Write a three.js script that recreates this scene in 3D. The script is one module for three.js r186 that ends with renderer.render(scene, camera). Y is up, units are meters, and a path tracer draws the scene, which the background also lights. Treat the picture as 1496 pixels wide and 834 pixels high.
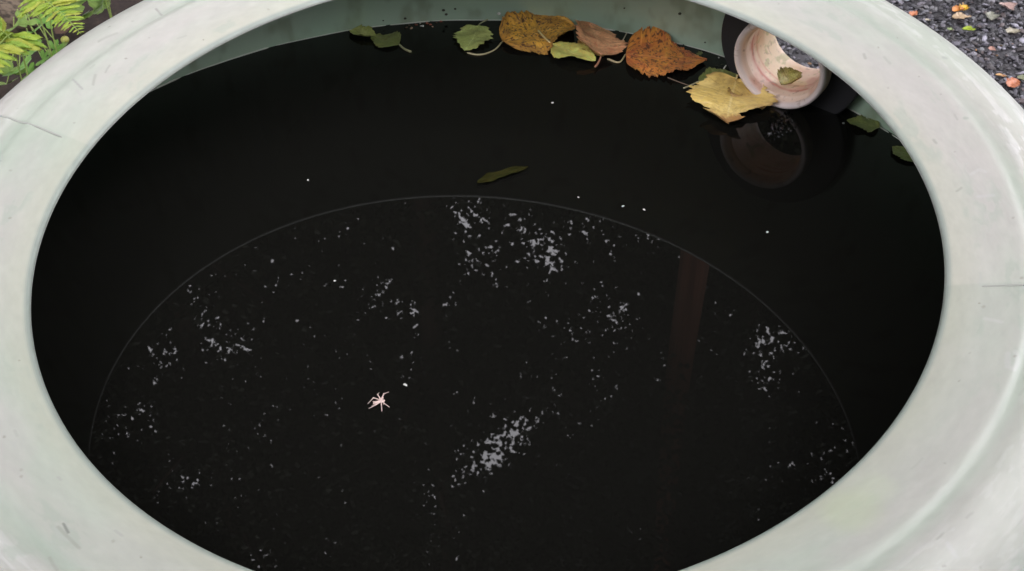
import * as THREE from 'three';
import { mergeGeometries, mergeVertices } from 'three/addons/utils/BufferGeometryUtils.js';
import { MarchingCubes } from 'three/addons/objects/MarchingCubes.js';

// ------------------------------------------------------------------ camera, sky, sun, exposure
const scene = new THREE.Scene();
const V = (x, y, z) => new THREE.Vector3(x, y, z);
const lerp = (a, b, t) => a + (b - a) * t, clamp = (x, a = 0, b = 1) => Math.min(b, Math.max(a, x));

const U = 0.3;                                   // radius of the tank's mouth in metres
const F = 1700, PITCH = 0.7391, ROLL = 0.0299;
const CAM = new THREE.Vector3(0.0665 * U, 1.6399 * U, 2.0674 * U);
const camera = new THREE.PerspectiveCamera(2 * Math.atan(417 / F) * 180 / Math.PI, 1496 / 834, 0.02, 400);
camera.position.copy(CAM);
camera.rotation.set(-PITCH, 0, ROLL);
camera.focus = 0.8; camera.userData.fStop = 34;   // a phone's small lens, focused on the water
scene.add(camera);

const renderer = new THREE.WebGLRenderer({ antialias: true });
renderer.toneMapping = THREE.LinearToneMapping;
renderer.toneMappingExposure = 2.2;
renderer.shadowMap.enabled = true;

const SUN = V(-0.2, 1.0, -0.3).normalize();
{ // overcast sky: a cloud layer, brighter towards the zenith and round the veiled sun beyond the trees
  const w = 64, h = 32, d = new Float32Array(w * h * 4);
  for (let j = 0; j < h; j++) for (let i = 0; i < w; i++) {
    const el = ((j + 0.5) / h - 0.5) * Math.PI;
    const az = ((i + 0.5) / w - 0.5) * 2 * Math.PI, s = Math.max(0, Math.sin(el));
    const cosSun = Math.cos(el) * (Math.cos(az) * SUN.x + Math.sin(az) * SUN.z) + Math.sin(el) * SUN.y, a = Math.acos(clamp(cosSun, -1, 1));
    const L = 1.2 * (0.85 + 0.15 * s) * (1 + 3.2 * Math.exp(-a * a / 0.75));
    d.set([L * 0.99, L * 0.97, L * 1.03, 1], (j * w + i) * 4);
  }
  const sky = new THREE.DataTexture(d, w, h, THREE.RGBAFormat, THREE.FloatType);
  sky.mapping = THREE.EquirectangularReflectionMapping;
  sky.magFilter = sky.minFilter = THREE.LinearFilter;
  sky.needsUpdate = true;
  scene.background = sky; scene.environment = sky;
}
const sun = new THREE.DirectionalLight(0xfff2e2, 0.5);
sun.position.copy(SUN).multiplyScalar(8); sun.castShadow = true; sun.shadow.radius = 30;
Object.assign(sun.shadow.camera, { left: -3, right: 3, top: 3, bottom: -3, near: 0.1, far: 20 });
scene.add(sun, sun.target);

// ------------------------------------------------------------------ helpers
function rng(seed) { let a = seed >>> 0; return () => { a |= 0; a = a + 0x6D2B79F5 | 0; let t = Math.imul(a ^ a >>> 15, 1 | a); t = t + Math.imul(t ^ t >>> 7, 61 | t) ^ t; return ((t ^ t >>> 14) >>> 0) / 4294967296; }; }
const smooth = (a, b, x) => { const t = clamp((x - a) / (b - a)); return t * t * (3 - 2 * t); };
const mix3 = (a, b, t) => [lerp(a[0], b[0], t), lerp(a[1], b[1], t), lerp(a[2], b[2], t)];
function hash(x, y, s) { let h = Math.imul(x, 374761393) + Math.imul(y, 668265263) + Math.imul(s, 1442695041); h = Math.imul(h ^ h >>> 13, 1274126177); return ((h ^ h >>> 16) >>> 0) / 4294967296; }
function noise(x, y, s = 0, px = 0) {            // value noise, periodic in x when px > 0
  const xi = Math.floor(x), yi = Math.floor(y), fx = x - xi, fy = y - yi;
  const u = fx * fx * (3 - 2 * fx), v = fy * fy * (3 - 2 * fy), m = k => px ? ((k % px) + px) % px : k;
  return lerp(lerp(hash(m(xi), yi, s), hash(m(xi + 1), yi, s), u), lerp(hash(m(xi), yi + 1, s), hash(m(xi + 1), yi + 1, s), u), v);
}
function fbm(x, y, s = 0, px = 0, oct = 4) { let a = 0, w = 0.5, n = 0; for (let k = 0; k < oct; k++) { a += w * noise(x, y, s + k * 17, px); n += w; w *= 0.5; x *= 2; y *= 2; px *= 2; } return a / n; }

const camM = new THREE.Matrix4().makeRotationFromEuler(new THREE.Euler(-PITCH, 0, ROLL));
const ray = (px, py) => V(px - 748, 417 - py, -F).normalize().applyMatrix4(camM);
const at = (px, py, y) => { const d = ray(px, py), t = (y - CAM.y) / d.y; return CAM.clone().addScaledVector(d, t); };

const used = {};
const numbered = n => { const k = used[n] = (used[n] ?? -1) + 1; return k ? `${n}_${String(k).padStart(3, '0')}` : n; };
function tag(o, label, category, group) { o.userData = { label, category }; if (group) o.userData.group = group; return o; }
function thing(name, label, category, pos = V(0, 0, 0), group) { const o = new THREE.Group(); o.name = numbered(name); o.position.copy(pos); scene.add(o); return tag(o, label, category, group); }
function mesh(name, geo, mat, parent) {
  const m = new THREE.Mesh(geo, mat); m.name = parent ? name : numbered(name); m.castShadow = m.receiveShadow = true; (parent || scene).add(m); return m;
}
function structure(name, geo, mat) { const m = mesh(name, geo, mat); m.userData.kind = 'structure'; return m; }
function std(color, roughness = 0.8, extra = {}) { const m = new THREE.MeshPhysicalMaterial({ roughness, side: THREE.DoubleSide, ...extra }); if (color) m.color.setRGB(...color); return m; }
function texture(w, h, f, srgb = true) {         // f(u, v) -> linear rgb (colour) or a grey (data)
  const d = new Uint8Array(w * h * 4), e = c => Math.round(255 * clamp(srgb ? (c <= 0.0031308 ? 12.92 * c : 1.055 * Math.pow(c, 1 / 2.4) - 0.055) : c));
  for (let j = 0; j < h; j++) for (let i = 0; i < w; i++) {
    const c = f((i + 0.5) / w, (j + 0.5) / h), k = (j * w + i) * 4, a = typeof c === 'number' ? [c, c, c] : c;
    d[k] = e(a[0]); d[k + 1] = e(a[1]); d[k + 2] = e(a[2]); d[k + 3] = 255;
  }
  const t = new THREE.DataTexture(d, w, h); t.magFilter = THREE.LinearFilter; t.minFilter = THREE.LinearMipmapLinearFilter; t.generateMipmaps = true;
  t.wrapS = t.wrapT = THREE.RepeatWrapping; if (srgb) t.colorSpace = THREE.SRGBColorSpace; t.needsUpdate = true; return t;
}
function grid(nu, nv, f) {                       // surface (u, v) -> [x, y, z]
  const p = [], uv = [], ix = [];
  for (let j = 0; j <= nv; j++) for (let i = 0; i <= nu; i++) { p.push(...f(i / nu, j / nv)); uv.push(i / nu, j / nv); }
  for (let j = 0; j < nv; j++) for (let i = 0; i < nu; i++) { const a = j * (nu + 1) + i, b = a + nu + 1; ix.push(a, b, a + 1, a + 1, b, b + 1); }
  const g = new THREE.BufferGeometry(); g.setAttribute('position', new THREE.Float32BufferAttribute(p, 3)); g.setAttribute('uv', new THREE.Float32BufferAttribute(uv, 2)); g.setIndex(ix); g.computeVertexNormals(); return g;
}
function tube(pts, r0, r1 = r0, seg = 16, rad = 6) {   // tapered tube with closed ends
  const c = new THREE.CatmullRomCurve3(pts), fr = c.computeFrenetFrames(seg, false);
  return grid(seg, rad, (u, v) => {
    const i = Math.round(u * seg), q = c.getPointAt(u), r = i === 0 || i === seg ? 0.0001 * r0 + (i === 0 ? r0 : r1) * 0.3 : lerp(r0, r1, u), a = v * 2 * Math.PI;
    q.addScaledVector(fr.normals[i], r * Math.cos(a)).addScaledVector(fr.binormals[i], r * Math.sin(a)); return [q.x, q.y, q.z];
  });
}

// ------------------------------------------------------------------ the tank
const D = 0.3551 * U, WATER = -D;                // depth of the water under the mouth
const TX = 0.0565, TZ = 0.0567;                  // the tank stands a little out of plumb
const GROUND = -0.62;
const tank = thing('water_tank', 'large round pale green-white plastic tank full of dark water', 'water tank');
tank.rotation.set(TX, 0, TZ);
tank.updateMatrixWorld(true);
const axisAt = y => V(0, y, 0).applyEuler(tank.rotation);

// section of the shell, in mouth radii, from the mouth outwards and down
const outer = new THREE.CatmullRomCurve3([[1.003, -0.0125], [1.0, -0.0108], [0.9995, -0.007], [1.001, -0.003], [1.0045, 0.0003], [1.013, 0.0042], [1.04, 0.015], [1.08, 0.028], [1.12, 0.041], [1.145, 0.048], [1.162, 0.0465], [1.178, 0.05], [1.2, 0.056], [1.235, 0.055], [1.27, 0.043], [1.31, 0.016], [1.355, -0.03], [1.4, -0.098], [1.435, -0.18], [1.456, -0.28], [1.465, -0.4]].map(([r, y]) => V(r * U, y * U, 0)), false, 'centripetal');
const inner = new THREE.CatmullRomCurve3([[1.003, -0.0125], [1.006, -0.0135], [1.02, -0.012], [1.06, -0.006], [1.12, 0.0], [1.2, 0.015], [1.27, 0.0], [1.34, -0.05], [1.39, -0.12], [1.42, -0.2], [1.434, -0.28], [1.435, -0.5]].map(([r, y]) => V(r * U, y * U, 0)), false, 'centripetal');
const NV = 260;
const oPts = outer.getSpacedPoints(NV);
function lathe(pts, seg = 256, bump) {
  return grid(seg, pts.length - 1, (u, v) => { const p = pts[Math.round(v * (pts.length - 1))], a = u * 2 * Math.PI; let r = p.x, y = p.y; if (bump) { const b = bump(u, v); y += b; } return [r * Math.sin(a), y, r * Math.cos(a)]; });
}
// where a point of the photograph falls on the tank's shoulder: (u round the tank, v across it)
const invTank = new THREE.Matrix4().copy(tank.matrixWorld).invert();
function onRim(px, py) {
  let y = 0.03 * U, q, v = 0.3;
  for (let k = 0; k < 12; k++) {
    const o = CAM.clone().applyMatrix4(invTank), d = ray(px, py).transformDirection(invTank), t = (y - o.y) / d.y;
    q = o.addScaledVector(d, t); const r = Math.hypot(q.x, q.z);
    let best = 0, e = 9; for (let i = 26; i <= NV; i++) { const g = Math.abs(oPts[i].x - r); if (g < e) { e = g; best = i; } }
    v = best / NV; y = oPts[best].y;
  }
  let u = Math.atan2(q.x, q.z) / (2 * Math.PI); if (u < 0) u += 1;
  return { u, v, r: Math.hypot(q.x, q.z), p: q };
}
const CIRC = 2 * Math.PI * 1.2 * U, ALONG = outer.getLength();
const strokes = [];                              // marks, scratches and stains of the plastic where the photograph has them
function stroke(pts, width, color, soft = 0.5) { const q = pts.map(([x, y]) => onRim(x, y)); strokes.push({ q: q.map(o => [o.u * CIRC, o.v * ALONG]), w: width, color, soft }); }
stroke([[93, 764], [100, 777]], 0.0008, [0.2, 0.21, 0.19], 0.8);
stroke([[80, 770], [86, 782], [100, 789]], 0.0014, [0.5, 0.52, 0.48], 0.35);
stroke([[170, 773], [182, 778]], 0.001, [0.4, 0.4, 0.37], 0.5);
stroke([[95, 690], [95, 697]], 0.001, [0.4, 0.4, 0.37], 0.5);
stroke([[108, 118], [121, 131]], 0.0011, [0.36, 0.36, 0.34], 0.7);
stroke([[228, 13], [236, 22]], 0.0011, [0.33, 0.32, 0.3], 0.7);
stroke([[112, 132], [118, 140]], 0.0012, [0.5, 0.48, 0.46], 0.4);
stroke([[1410, 172], [1413, 172]], 0.0018, [0.4, 0.44, 0.38], 0.8);
stroke([[1379, 84], [1382, 85]], 0.0018, [0.42, 0.45, 0.4], 0.8);
stroke([[1419, 254], [1430, 247], [1440, 250]], 0.0016, [0.6, 0.6, 0.57], 0.5);
stroke([[1428, 287], [1452, 285]], 0.0016, [0.58, 0.57, 0.56], 0.5);
stroke([[1474, 515], [1472, 534], [1482, 538], [1488, 528], [1484, 512]], 0.0018, [0.56, 0.56, 0.53], 0.5);
stroke([[1395, 392], [1412, 414]], 0.001, [0.5, 0.51, 0.47], 0.45);
stroke([[1440, 465], [1462, 469]], 0.0016, [0.57, 0.57, 0.54], 0.5);
stroke([[1385, 795], [1396, 812]], 0.0016, [0.55, 0.55, 0.53], 0.5);
stroke([[1222, 733], [1228, 728]], 0.017, [0.5, 0.56, 0.36], 0.4);
stroke([[1255, 702], [1262, 695]], 0.011, [0.55, 0.6, 0.44], 0.35);
function segDist(x, y, q) {
  let best = 9;
  for (let i = 0; i + 1 < q.length; i++) { const [ax, ay] = q[i], [bx, by] = q[i + 1], dx = bx - ax, dy = by - ay, t = clamp(((x - ax) * dx + (y - ay) * dy) / (dx * dx + dy * dy + 1e-12)); best = Math.min(best, Math.hypot(x - ax - dx * t, y - ay - dy * t)); }
  return best;
}
{ // fine random scratches and specks of dirt all over the shoulder
  const r = rng(17);
  for (let k = 0; k < 60; k++) { const x = r() * CIRC, y = ALONG * (0.08 + 0.62 * r()), a = (r() - 0.5) * (r() < 0.6 ? 0.5 : 3), l = 0.004 + 0.02 * r() * r(), dark = true; strokes.push({ q: [[x, y], [x + l * 0.5 * Math.cos(a), y + l * 0.5 * Math.sin(a) + 0.0008 * (r() - 0.5)], [x + l * Math.cos(a), y + l * Math.sin(a)]], w: 0.0007 + 0.0006 * r(), color: dark ? [0.33, 0.34, 0.29] : [0.78, 0.78, 0.75], soft: 0.2 + 0.35 * r() }); }
  for (let k = 0; k < 240; k++) { const x = r() * CIRC, y = ALONG * (0.05 + 0.7 * r()); strokes.push({ q: [[x, y], [x + 0.0006, y + 0.0004]], w: 0.0005 + 0.0011 * r() * r(), color: [0.2, 0.19, 0.14], soft: 0.25 + 0.5 * r() * r() }); }
}
const boxed = strokes.map(s => ({ ...s, x0: Math.min(...s.q.map(p => p[0])) - s.w * 2, x1: Math.max(...s.q.map(p => p[0])) + s.w * 2, y0: Math.min(...s.q.map(p => p[1])) - s.w * 2, y1: Math.max(...s.q.map(p => p[1])) + s.w * 2 }));
const rAt = v => oPts[clamp(Math.round(v * NV), 0, NV)].x / U;
const scuff = (u, v) => {                        // white scuffing on the outer shoulder, streaked round the tank
  const r = rAt(v), band = smooth(1.175, 1.21, r) * (1 - smooth(1.31, 1.4, r));
  const a = fbm(u * 60, v * 46, 5, 60), b = fbm(u * 220, v * 70, 9, 220, 3), g = fbm(u * 9, v * 3, 12, 9, 2);
  return band * clamp(smooth(0.5, 0.64, a) * 0.7 + smooth(0.58, 0.7, b) * 0.6) * smooth(0.25, 0.6, g);
};
const seamL = onRim(100, 198).u, seamR = onRim(1420, 412).u;
const tankMap = texture(2048, 448, (u, v) => {
  const r = rAt(v);
  let c = [0.555, 0.555, 0.495];
  const n1 = fbm(u * 14, v * 5, 1, 14), n2 = fbm(u * 48, v * 18, 2, 48), n3 = fbm(u * 220, v * 60, 3, 220, 3);
  c = mix3(c, [0.51, 0.565, 0.475], 0.75 * smooth(0.38, 0.72, n1));
  c = mix3(c, [0.58, 0.54, 0.515], 0.5 * smooth(0.45, 0.7, fbm(u * 20, v * 6, 7, 20)));
  const groove = Math.exp(-Math.pow((r - 1.163 - 0.006 * (n2 - 0.5)) / 0.017, 2));
  c = mix3(c, [0.4, 0.48, 0.39], groove * lerp(0.3, 1, n2) * 0.7);
  const near = 1 - smooth(1.01, 1.085, r);       // yellowed towards the mouth
  c = mix3(c, [0.57, 0.565, 0.46], near * (0.35 + 0.5 * n2));
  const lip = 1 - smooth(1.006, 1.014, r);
  c = mix3(c, [0.34, 0.39, 0.35], lip * 0.85);  // shade of the lip's inner face put into the colour
  if (v < 0.009) c = mix3(c, [0.8, 0.8, 0.76], 0.8);  // lower edge painted near white to brighten its mirrored line
  const out = smooth(1.24, 1.38, r);
  c = mix3(c, [0.5, 0.495, 0.48], out * (0.4 + 0.5 * n2));
  const s = scuff(u, v); c = mix3(c, [0.8, 0.79, 0.77], s * 0.85);
  c = mix3(c, [0.44, 0.48, 0.41], 0.6 * smooth(0.55, 0.75, n2) * smooth(0.4, 0.6, n3));
  const half = smooth(seamR - 0.0006, seamR + 0.0006, u) * (1 - smooth(seamL - 0.0006, seamL + 0.0006, u));   // the two mould halves differ a little
  c = c.map((k, q) => k * (0.69 + 0.1 * n3) * lerp([0.94, 0.965, 0.95][q], 1.03, half));
  const x = u * CIRC, y = v * ALONG;
  for (const b of boxed) if (x > b.x0 && x < b.x1 && y > b.y0 && y < b.y1) { const d = segDist(x, y, b.q); c = mix3(c, b.color.map(k => k * 0.78), b.soft * (1 - smooth(b.w * 0.4, b.w * 1.3, d))); }
  return c;
});
const tankBump = texture(2048, 448, (u, v) => clamp(0.45 + 0.25 * (fbm(u * 90, v * 30, 21, 90) - 0.5) + 0.16 * (fbm(u * 300, v * 90, 22, 300, 2) - 0.5) + 0.35 * scuff(u, v)), false);
const tankRough = texture(1024, 256, (u, v) => clamp(0.42 + 0.3 * (fbm(u * 40, v * 14, 31, 40) - 0.5) + 0.2 * scuff(u, v)), false);
const plastic = std(null, 1, { map: tankMap, bumpMap: tankBump, bumpScale: 0.0009, roughnessMap: tankRough, side: THREE.FrontSide });
const wallMap = texture(1024, 256, (u, v) => {
  const n = fbm(u * 30, v * 6, 41, 30), s = fbm(u * 160, v * 12, 42, 160, 3);
  return mix3(mix3([0.36, 0.52, 0.38], [0.43, 0.54, 0.42], n), [0.2, 0.23, 0.14], 0.5 * smooth(0.55, 0.8, s));
});
const wallMat = std(null, 0.55, { map: wallMap, side: THREE.DoubleSide });

const dent = (u, v) => 0.0006 * Math.sin(u * 2 * Math.PI * 3 + 1) + 0.0011 * (fbm(u * 22, v * 4, 51, 22, 2) - 0.5);
// the overflow stub passes through the wall at the far right
const PIPE_Y = WATER + 0.146 * U;
const face = at(1136, 97, PIPE_Y);
const pipeAt = face.clone().applyMatrix4(invTank), pipeYaw = Math.atan2(face.x, face.z) + 0.1, bore = V(Math.sin(pipeYaw), 0, Math.cos(pipeYaw));
function cutBore(g) {                            // leaves out the faces that the pipe passes through
  const p = g.getAttribute('position'), ix = g.index.array, keep = [], c = V(0, 0, 0);
  for (let i = 0; i < ix.length; i += 3) {
    c.set(0, 0, 0); for (let k = 0; k < 3; k++) c.add(V(p.getX(ix[i + k]), p.getY(ix[i + k]), p.getZ(ix[i + k])));
    c.multiplyScalar(1 / 3).sub(pipeAt); const t = c.dot(bore); if (t > 0 && t < 0.35 * U && c.addScaledVector(bore, -t).length() < 0.138 * U) continue; keep.push(ix[i], ix[i + 1], ix[i + 2]);
  }
  g.setIndex(keep);
}
{ // the pale shoulder, its mouth rolled inwards
  const pts = oPts.map(p => p.clone());
  const g = lathe(pts, 384, (u, v) => dent(u, v) * smooth(0.06, 0.2, v));
  cutBore(g); mesh('shoulder', g, plastic, tank);
}
const wallIn = 1.435 * U;
{
  // inner wall in two lathes, the band with the hole cut out round the pipe
  const up = inner.getSpacedPoints(60);
  const bottom = GROUND + 0.02;
  const band = (R, y0, y1, list, rad) => {       // cylinder grid; faces inside the hole left out
    const nu = 480, ys = list || Array.from({ length: 61 }, (_, k) => lerp(y0, y1, k / 60)), p = [], uv = [], ix = [];
    for (let j = 0; j < ys.length; j++) for (let i = 0; i <= nu; i++) { const a = i / nu * 2 * Math.PI, r = rad ? rad[j] : R; p.push(r * Math.sin(a), ys[j], r * Math.cos(a)); uv.push(i / nu, j / (ys.length - 1)); }
    for (let j = 0; j + 1 < ys.length; j++) for (let i = 0; i < nu; i++) {
      const a = j * (nu + 1) + i, b = a + nu + 1; ix.push(a, b, a + 1, a + 1, b, b + 1);
    }
    const g = new THREE.BufferGeometry(); g.setAttribute('position', new THREE.Float32BufferAttribute(p, 3)); g.setAttribute('uv', new THREE.Float32BufferAttribute(uv, 2)); g.setIndex(ix); g.computeVertexNormals(); cutBore(g); return g;
  };
  const inside = band(0, 0, 0, [...up.map(q => q.y), ...Array.from({ length: 20 }, (_, k) => lerp(-0.5 * U, bottom, (k + 1) / 20))], [...up.map(q => q.x), ...Array(20).fill(wallIn)]);
  mesh('inner_wall', inside, wallMat, tank);
  const body = band(1.465 * U, -0.4 * U - 0.0005, GROUND - 0.03);
  // the shell's outside below the shoulder
  mesh('outer_wall', body, std([0.66, 0.68, 0.61], 0.5, { bumpMap: tankBump, bumpScale: 0.0009 }), tank);
  mesh('tank_floor', new THREE.CylinderGeometry(wallIn, wallIn, 0.01, 96).translate(0, bottom, 0), wallMat, tank);
}
// seams left by the mould: low ridges that follow the shoulder
for (const [x0, y0, x1, y1, name] of [[126, 206, 4, 169, 'mould_seam'], [1392, 411, 1494, 414, 'mould_seam']]) {
  const a = onRim(x0, y0), b = onRim(x1, y1), pts = [];
  for (let k = 0; k <= 16; k++) { const v = lerp(a.v, b.v + 0.25, k / 16); if (v > 0.95) break; const u = lerp(a.u, b.u, k / 16) * 2 * Math.PI, p = outer.getPointAt(clamp(v)); pts.push(V(p.x * Math.sin(u), p.y + dent(u / 2 / Math.PI, v) - 0.0001, p.x * Math.cos(u))); }
  mesh(name, tube(pts, 0.0009, 0.0009, 40, 8), std([0.31, 0.32, 0.285], 0.6), tank);
}
// highlight of the meniscus put in as pale tubes, broken here and there
{
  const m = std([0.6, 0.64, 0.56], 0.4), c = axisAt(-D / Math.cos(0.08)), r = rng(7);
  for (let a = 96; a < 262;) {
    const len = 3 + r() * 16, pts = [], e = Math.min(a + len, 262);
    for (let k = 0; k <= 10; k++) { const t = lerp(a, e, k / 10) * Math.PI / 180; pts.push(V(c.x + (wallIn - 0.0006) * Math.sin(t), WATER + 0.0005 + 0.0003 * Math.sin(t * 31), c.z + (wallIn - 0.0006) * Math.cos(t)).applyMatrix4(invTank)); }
    if (Math.abs((a + e) / 2 - 141) > 7) mesh('meniscus_highlight', tube(pts, 0.0006 + r() * 0.0005, 0.0005, 24, 6), m, tank);
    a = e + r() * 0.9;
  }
  const dot = std([0.06, 0.06, 0.04], 0.7), drop = std([0.8, 0.8, 0.76], 0.2);
  for (const [px, py, s, mm] of [[648, 15, 0.0017, dot], [652, 21, 0.0016, dot], [592, 27, 0.0015, dot], [665, 13, 0.0013, dot], [993, 20, 0.0017, dot], [729, 20, 0.002, drop], [560, 30, 0.0009, dot], [912, 12, 0.0009, dot], [1030, 62, 0.001, dot]]) {
    const o = CAM.clone(), d = ray(px, py), p = V(0, 0, 0); // meet the inner wall
    for (let t = 0.6; t < 1.6; t += 0.0005) { p.copy(o).addScaledVector(d, t); const q = p.clone().applyMatrix4(invTank); if (q.z < 0 && Math.hypot(q.x, q.z) > wallIn - 0.0004) break; }
    mesh(mm === dot ? 'dirt_speck' : 'water_drop', new THREE.IcosahedronGeometry(s, 1).scale(1, 0.8, 0.6).translate(...p.clone().applyMatrix4(invTank).toArray()), mm, tank);
  }
}
// ------------------------------------------------------------------ overflow pipe stub (part of the tank)
{
  const g = new THREE.Group(); g.name = 'overflow_pipe';
  g.position.copy(pipeAt); g.rotation.y = pipeYaw; tank.add(g);
  g.userData.label = 'short white plastic overflow pipe through the tank wall, stained pink inside';
  const pipeMap = texture(512, 256, (u, v) => {  // u round, v from the mouth inwards
    const n = fbm(u * 12, v * 5, 61, 12), s = fbm(u * 40, v * 8, 62, 40, 3);
    let c = mix3([0.86, 0.68, 0.56], [0.7, 0.42, 0.33], smooth(0.4, 0.75, n));
    c = mix3([0.74, 0.64, 0.61], c, smooth(0.1, 0.17, v));
    c = mix3(c, [0.7, 0.56, 0.28], 0.5 * smooth(0.45, 0.65, fbm(u * 5, v * 3, 66, 5)) * smooth(0.3, 0.5, v));
    const ring = Math.exp(-Math.pow((v - 0.34 - 0.03 * (s - 0.5)) / 0.022, 2)) + 0.6 * Math.exp(-Math.pow((v - 0.45 - 0.05 * (n - 0.5)) / 0.018, 2));
    c = mix3(c, [0.55, 0.13, 0.09], clamp(ring * smooth(0.35, 0.6, fbm(u * 7, 3, 63, 7))) * 0.8);
    c = mix3(c, [0.36, 0.36, 0.14], 0.6 * smooth(0.58, 0.75, s) * smooth(0.3, 0.5, v));
    return mix3(c, [0.32, 0.2, 0.15], 0.5 * smooth(0.66, 0.82, fbm(u * 60, v * 22, 64, 60, 3)));
  });
  // section round the axis: the flared mouth, a step, the bore, the outside
  const sec = [[0.123, 0.2], [0.121, 0.1], [0.121, 0.034], [0.123, 0.03], [0.129, 0.026], [0.131, 0.01], [0.134, 0.004], [0.14, 0.0], [0.146, 0.001], [0.15, 0.006], [0.151, 0.016], [0.151, 0.05], [0.148, 0.056], [0.138, 0.062], [0.135, 0.07], [0.135, 0.212], [0.132, 0.216], [0.125, 0.216], [0.123, 0.2]];
  const pipe = grid(96, sec.length - 1, (u, v) => { const [r, z] = sec[Math.round(v * (sec.length - 1))], a = -u * 2 * Math.PI; return [r * U * Math.cos(a), r * U * Math.sin(a), z * U]; });
  const uv = pipe.getAttribute('uv'); for (let i = 0; i < uv.count; i++) { const k = Math.round(uv.getY(i) * (sec.length - 1)); uv.setY(i, clamp(0.08 + sec[k][1] / 0.22 * 0.85)); }
  mesh('pipe_wall', pipe, std(null, 0.45, { map: pipeMap }), g);
  // dark rubber seal on the wall
  const seal = new THREE.Shape(); seal.absarc(0, 0, 0.232 * U, 0, Math.PI * 2); const ho = new THREE.Path(); ho.absarc(0, 0, 0.1355 * U, 0, Math.PI * 2, true); seal.holes.push(ho);
  const sg = new THREE.ExtrudeGeometry(seal, { depth: 0.02 * U, bevelEnabled: true, bevelSize: 0.002, bevelThickness: 0.002, bevelSegments: 2, curveSegments: 48 }).translate(0, 0, 0.088 * U);
  mesh('rubber_seal', sg, std([0.02, 0.02, 0.022], 0.6), g);
}

// ------------------------------------------------------------------ water
{
  const c = axisAt(-D / Math.cos(0.08)), R = 1.447 * U;
  const top = new THREE.CylinderGeometry(R, R, 0.42, 160, 1).translate(c.x, WATER - 0.21, c.z);
  const m = new THREE.MeshPhysicalMaterial({ roughness: 0, ior: 1.333, transmission: 0.5, thickness: 0.4, attenuationDistance: 0.02, side: THREE.FrontSide });
  m.color.setRGB(0.0105, 0.0104, 0.0088); m.attenuationColor = new THREE.Color().setRGB(0.5, 0.5, 0.34);
  structure('water', top, m);
}

// ------------------------------------------------------------------ leaves afloat
function leafTexture(pal0, seed, spots = 0.3, gain = 1.8, tip = 0) {
  const pal = pal0.map(c => c.map(k => k * gain));
  return texture(160, 160, (u, v) => {
    const x = v - 0.5, n = fbm(u * 4, v * 4, seed, 0), n2 = fbm(u * 16, v * 16, seed + 3, 0), n3 = fbm(u * 40, v * 40, seed + 6, 0, 2);
    let c = mix3(pal[0], pal[1], smooth(0.3, 0.7, n)); c = mix3(c, pal[2], smooth(0.5, 0.75, n2) * 0.8);
    const lat = Math.abs(((u - Math.abs(x) * 0.75) * 9) % 1 + (u - Math.abs(x) * 0.75 < 0 ? 1 : 0) - 0.5), vein = Math.max(1 - smooth(0.008, 0.02, Math.abs(x)), (1 - smooth(0.03, 0.1, lat)) * 0.45 * smooth(0.03, 0.08, 0.5 - Math.abs(x)));
    c = mix3(c, pal[3], vein * 0.6);
    c = mix3(c, mix3(pal[4], c, 0.45), smooth(0.52, 0.7, fbm(u * 3.2 + 7, v * 3.2, seed + 11)) * Math.min(1, spots * 2));
    c = mix3(c, pal[4], spots * 1.2 * smooth(0.6, 0.72, n3));
    c = mix3(c, pal[4], 0.6 * smooth(0.44, 0.5, Math.abs(x)) * smooth(0.4, 0.6, n2));
    c = mix3(c, pal[4].map(k => k * 1.3), tip * smooth(0.78, 0.92, u + 0.12 * (n2 - 0.5)));
    return c;
  });
}
function leafBlade(len, ratio, o = {}) {         // blade along +x, its width along z
  const { round = 0.5, teeth = 9, tooth = 0.13, curl = 0.06, bend = 0, fold = 0, ragged = 0, seed = 1 } = o, nu = 88, nv = 14;
  const a = o.a ?? lerp(0.62, 0.42, round), b = o.b ?? lerp(0.95, 0.5, round), pk = Math.pow(a / (a + b), a) * Math.pow(b / (a + b), b);
  return grid(nu, nv, (u, v) => {
    const s = v * 2 - 1, side = s < 0 ? 0 : 1, base = Math.pow(u, a) * Math.pow(1 - u, b) / pk;
    const ph = u * teeth + side * 0.4, saw = (ph % 1) - 0.35 + 0.45 * ((ph * 2.63) % 1 - 0.5);
    let w = base * ratio * 0.5 * (1 + tooth * saw * smooth(0.05, 0.2, u) + 0.3 * (noise(u * 5, side * 7 + 1, seed) - 0.5));
    if (ragged) w *= 1 - ragged * (smooth(0.45, 0.8, noise(u * 7, side * 3, seed + 9)) + 0.25 * noise(u * 20, side, seed)) * smooth(0.45, 0.8, u);
    const z = s * w + 0.06 * (noise(u * 2.5, 9, seed + 4) - 0.5) * smooth(0, 0.2, u) * smooth(0, 0.2, 1 - u) + bend * u * u * 0.3, y = fold * Math.abs(s) * w * 1.2 + curl * (s * s * w * 1.4 + 0.5 * (u - 0.5) * (u - 0.5)) + 0.09 * (fbm(u * 4, s * 2 + 5, seed + 2) - 0.5) + 0.5 * w * smooth(0.55, 1, Math.abs(s)) * (noise(u * 3, side * 5, seed + 21) - 0.35) + 0.012 * Math.cos((u - Math.abs(s) * 0.35) * 9 * 6.283) * (1 - Math.abs(s)) * 0.4;
    return [u * len, y * len, z * len];
  });
}
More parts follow.
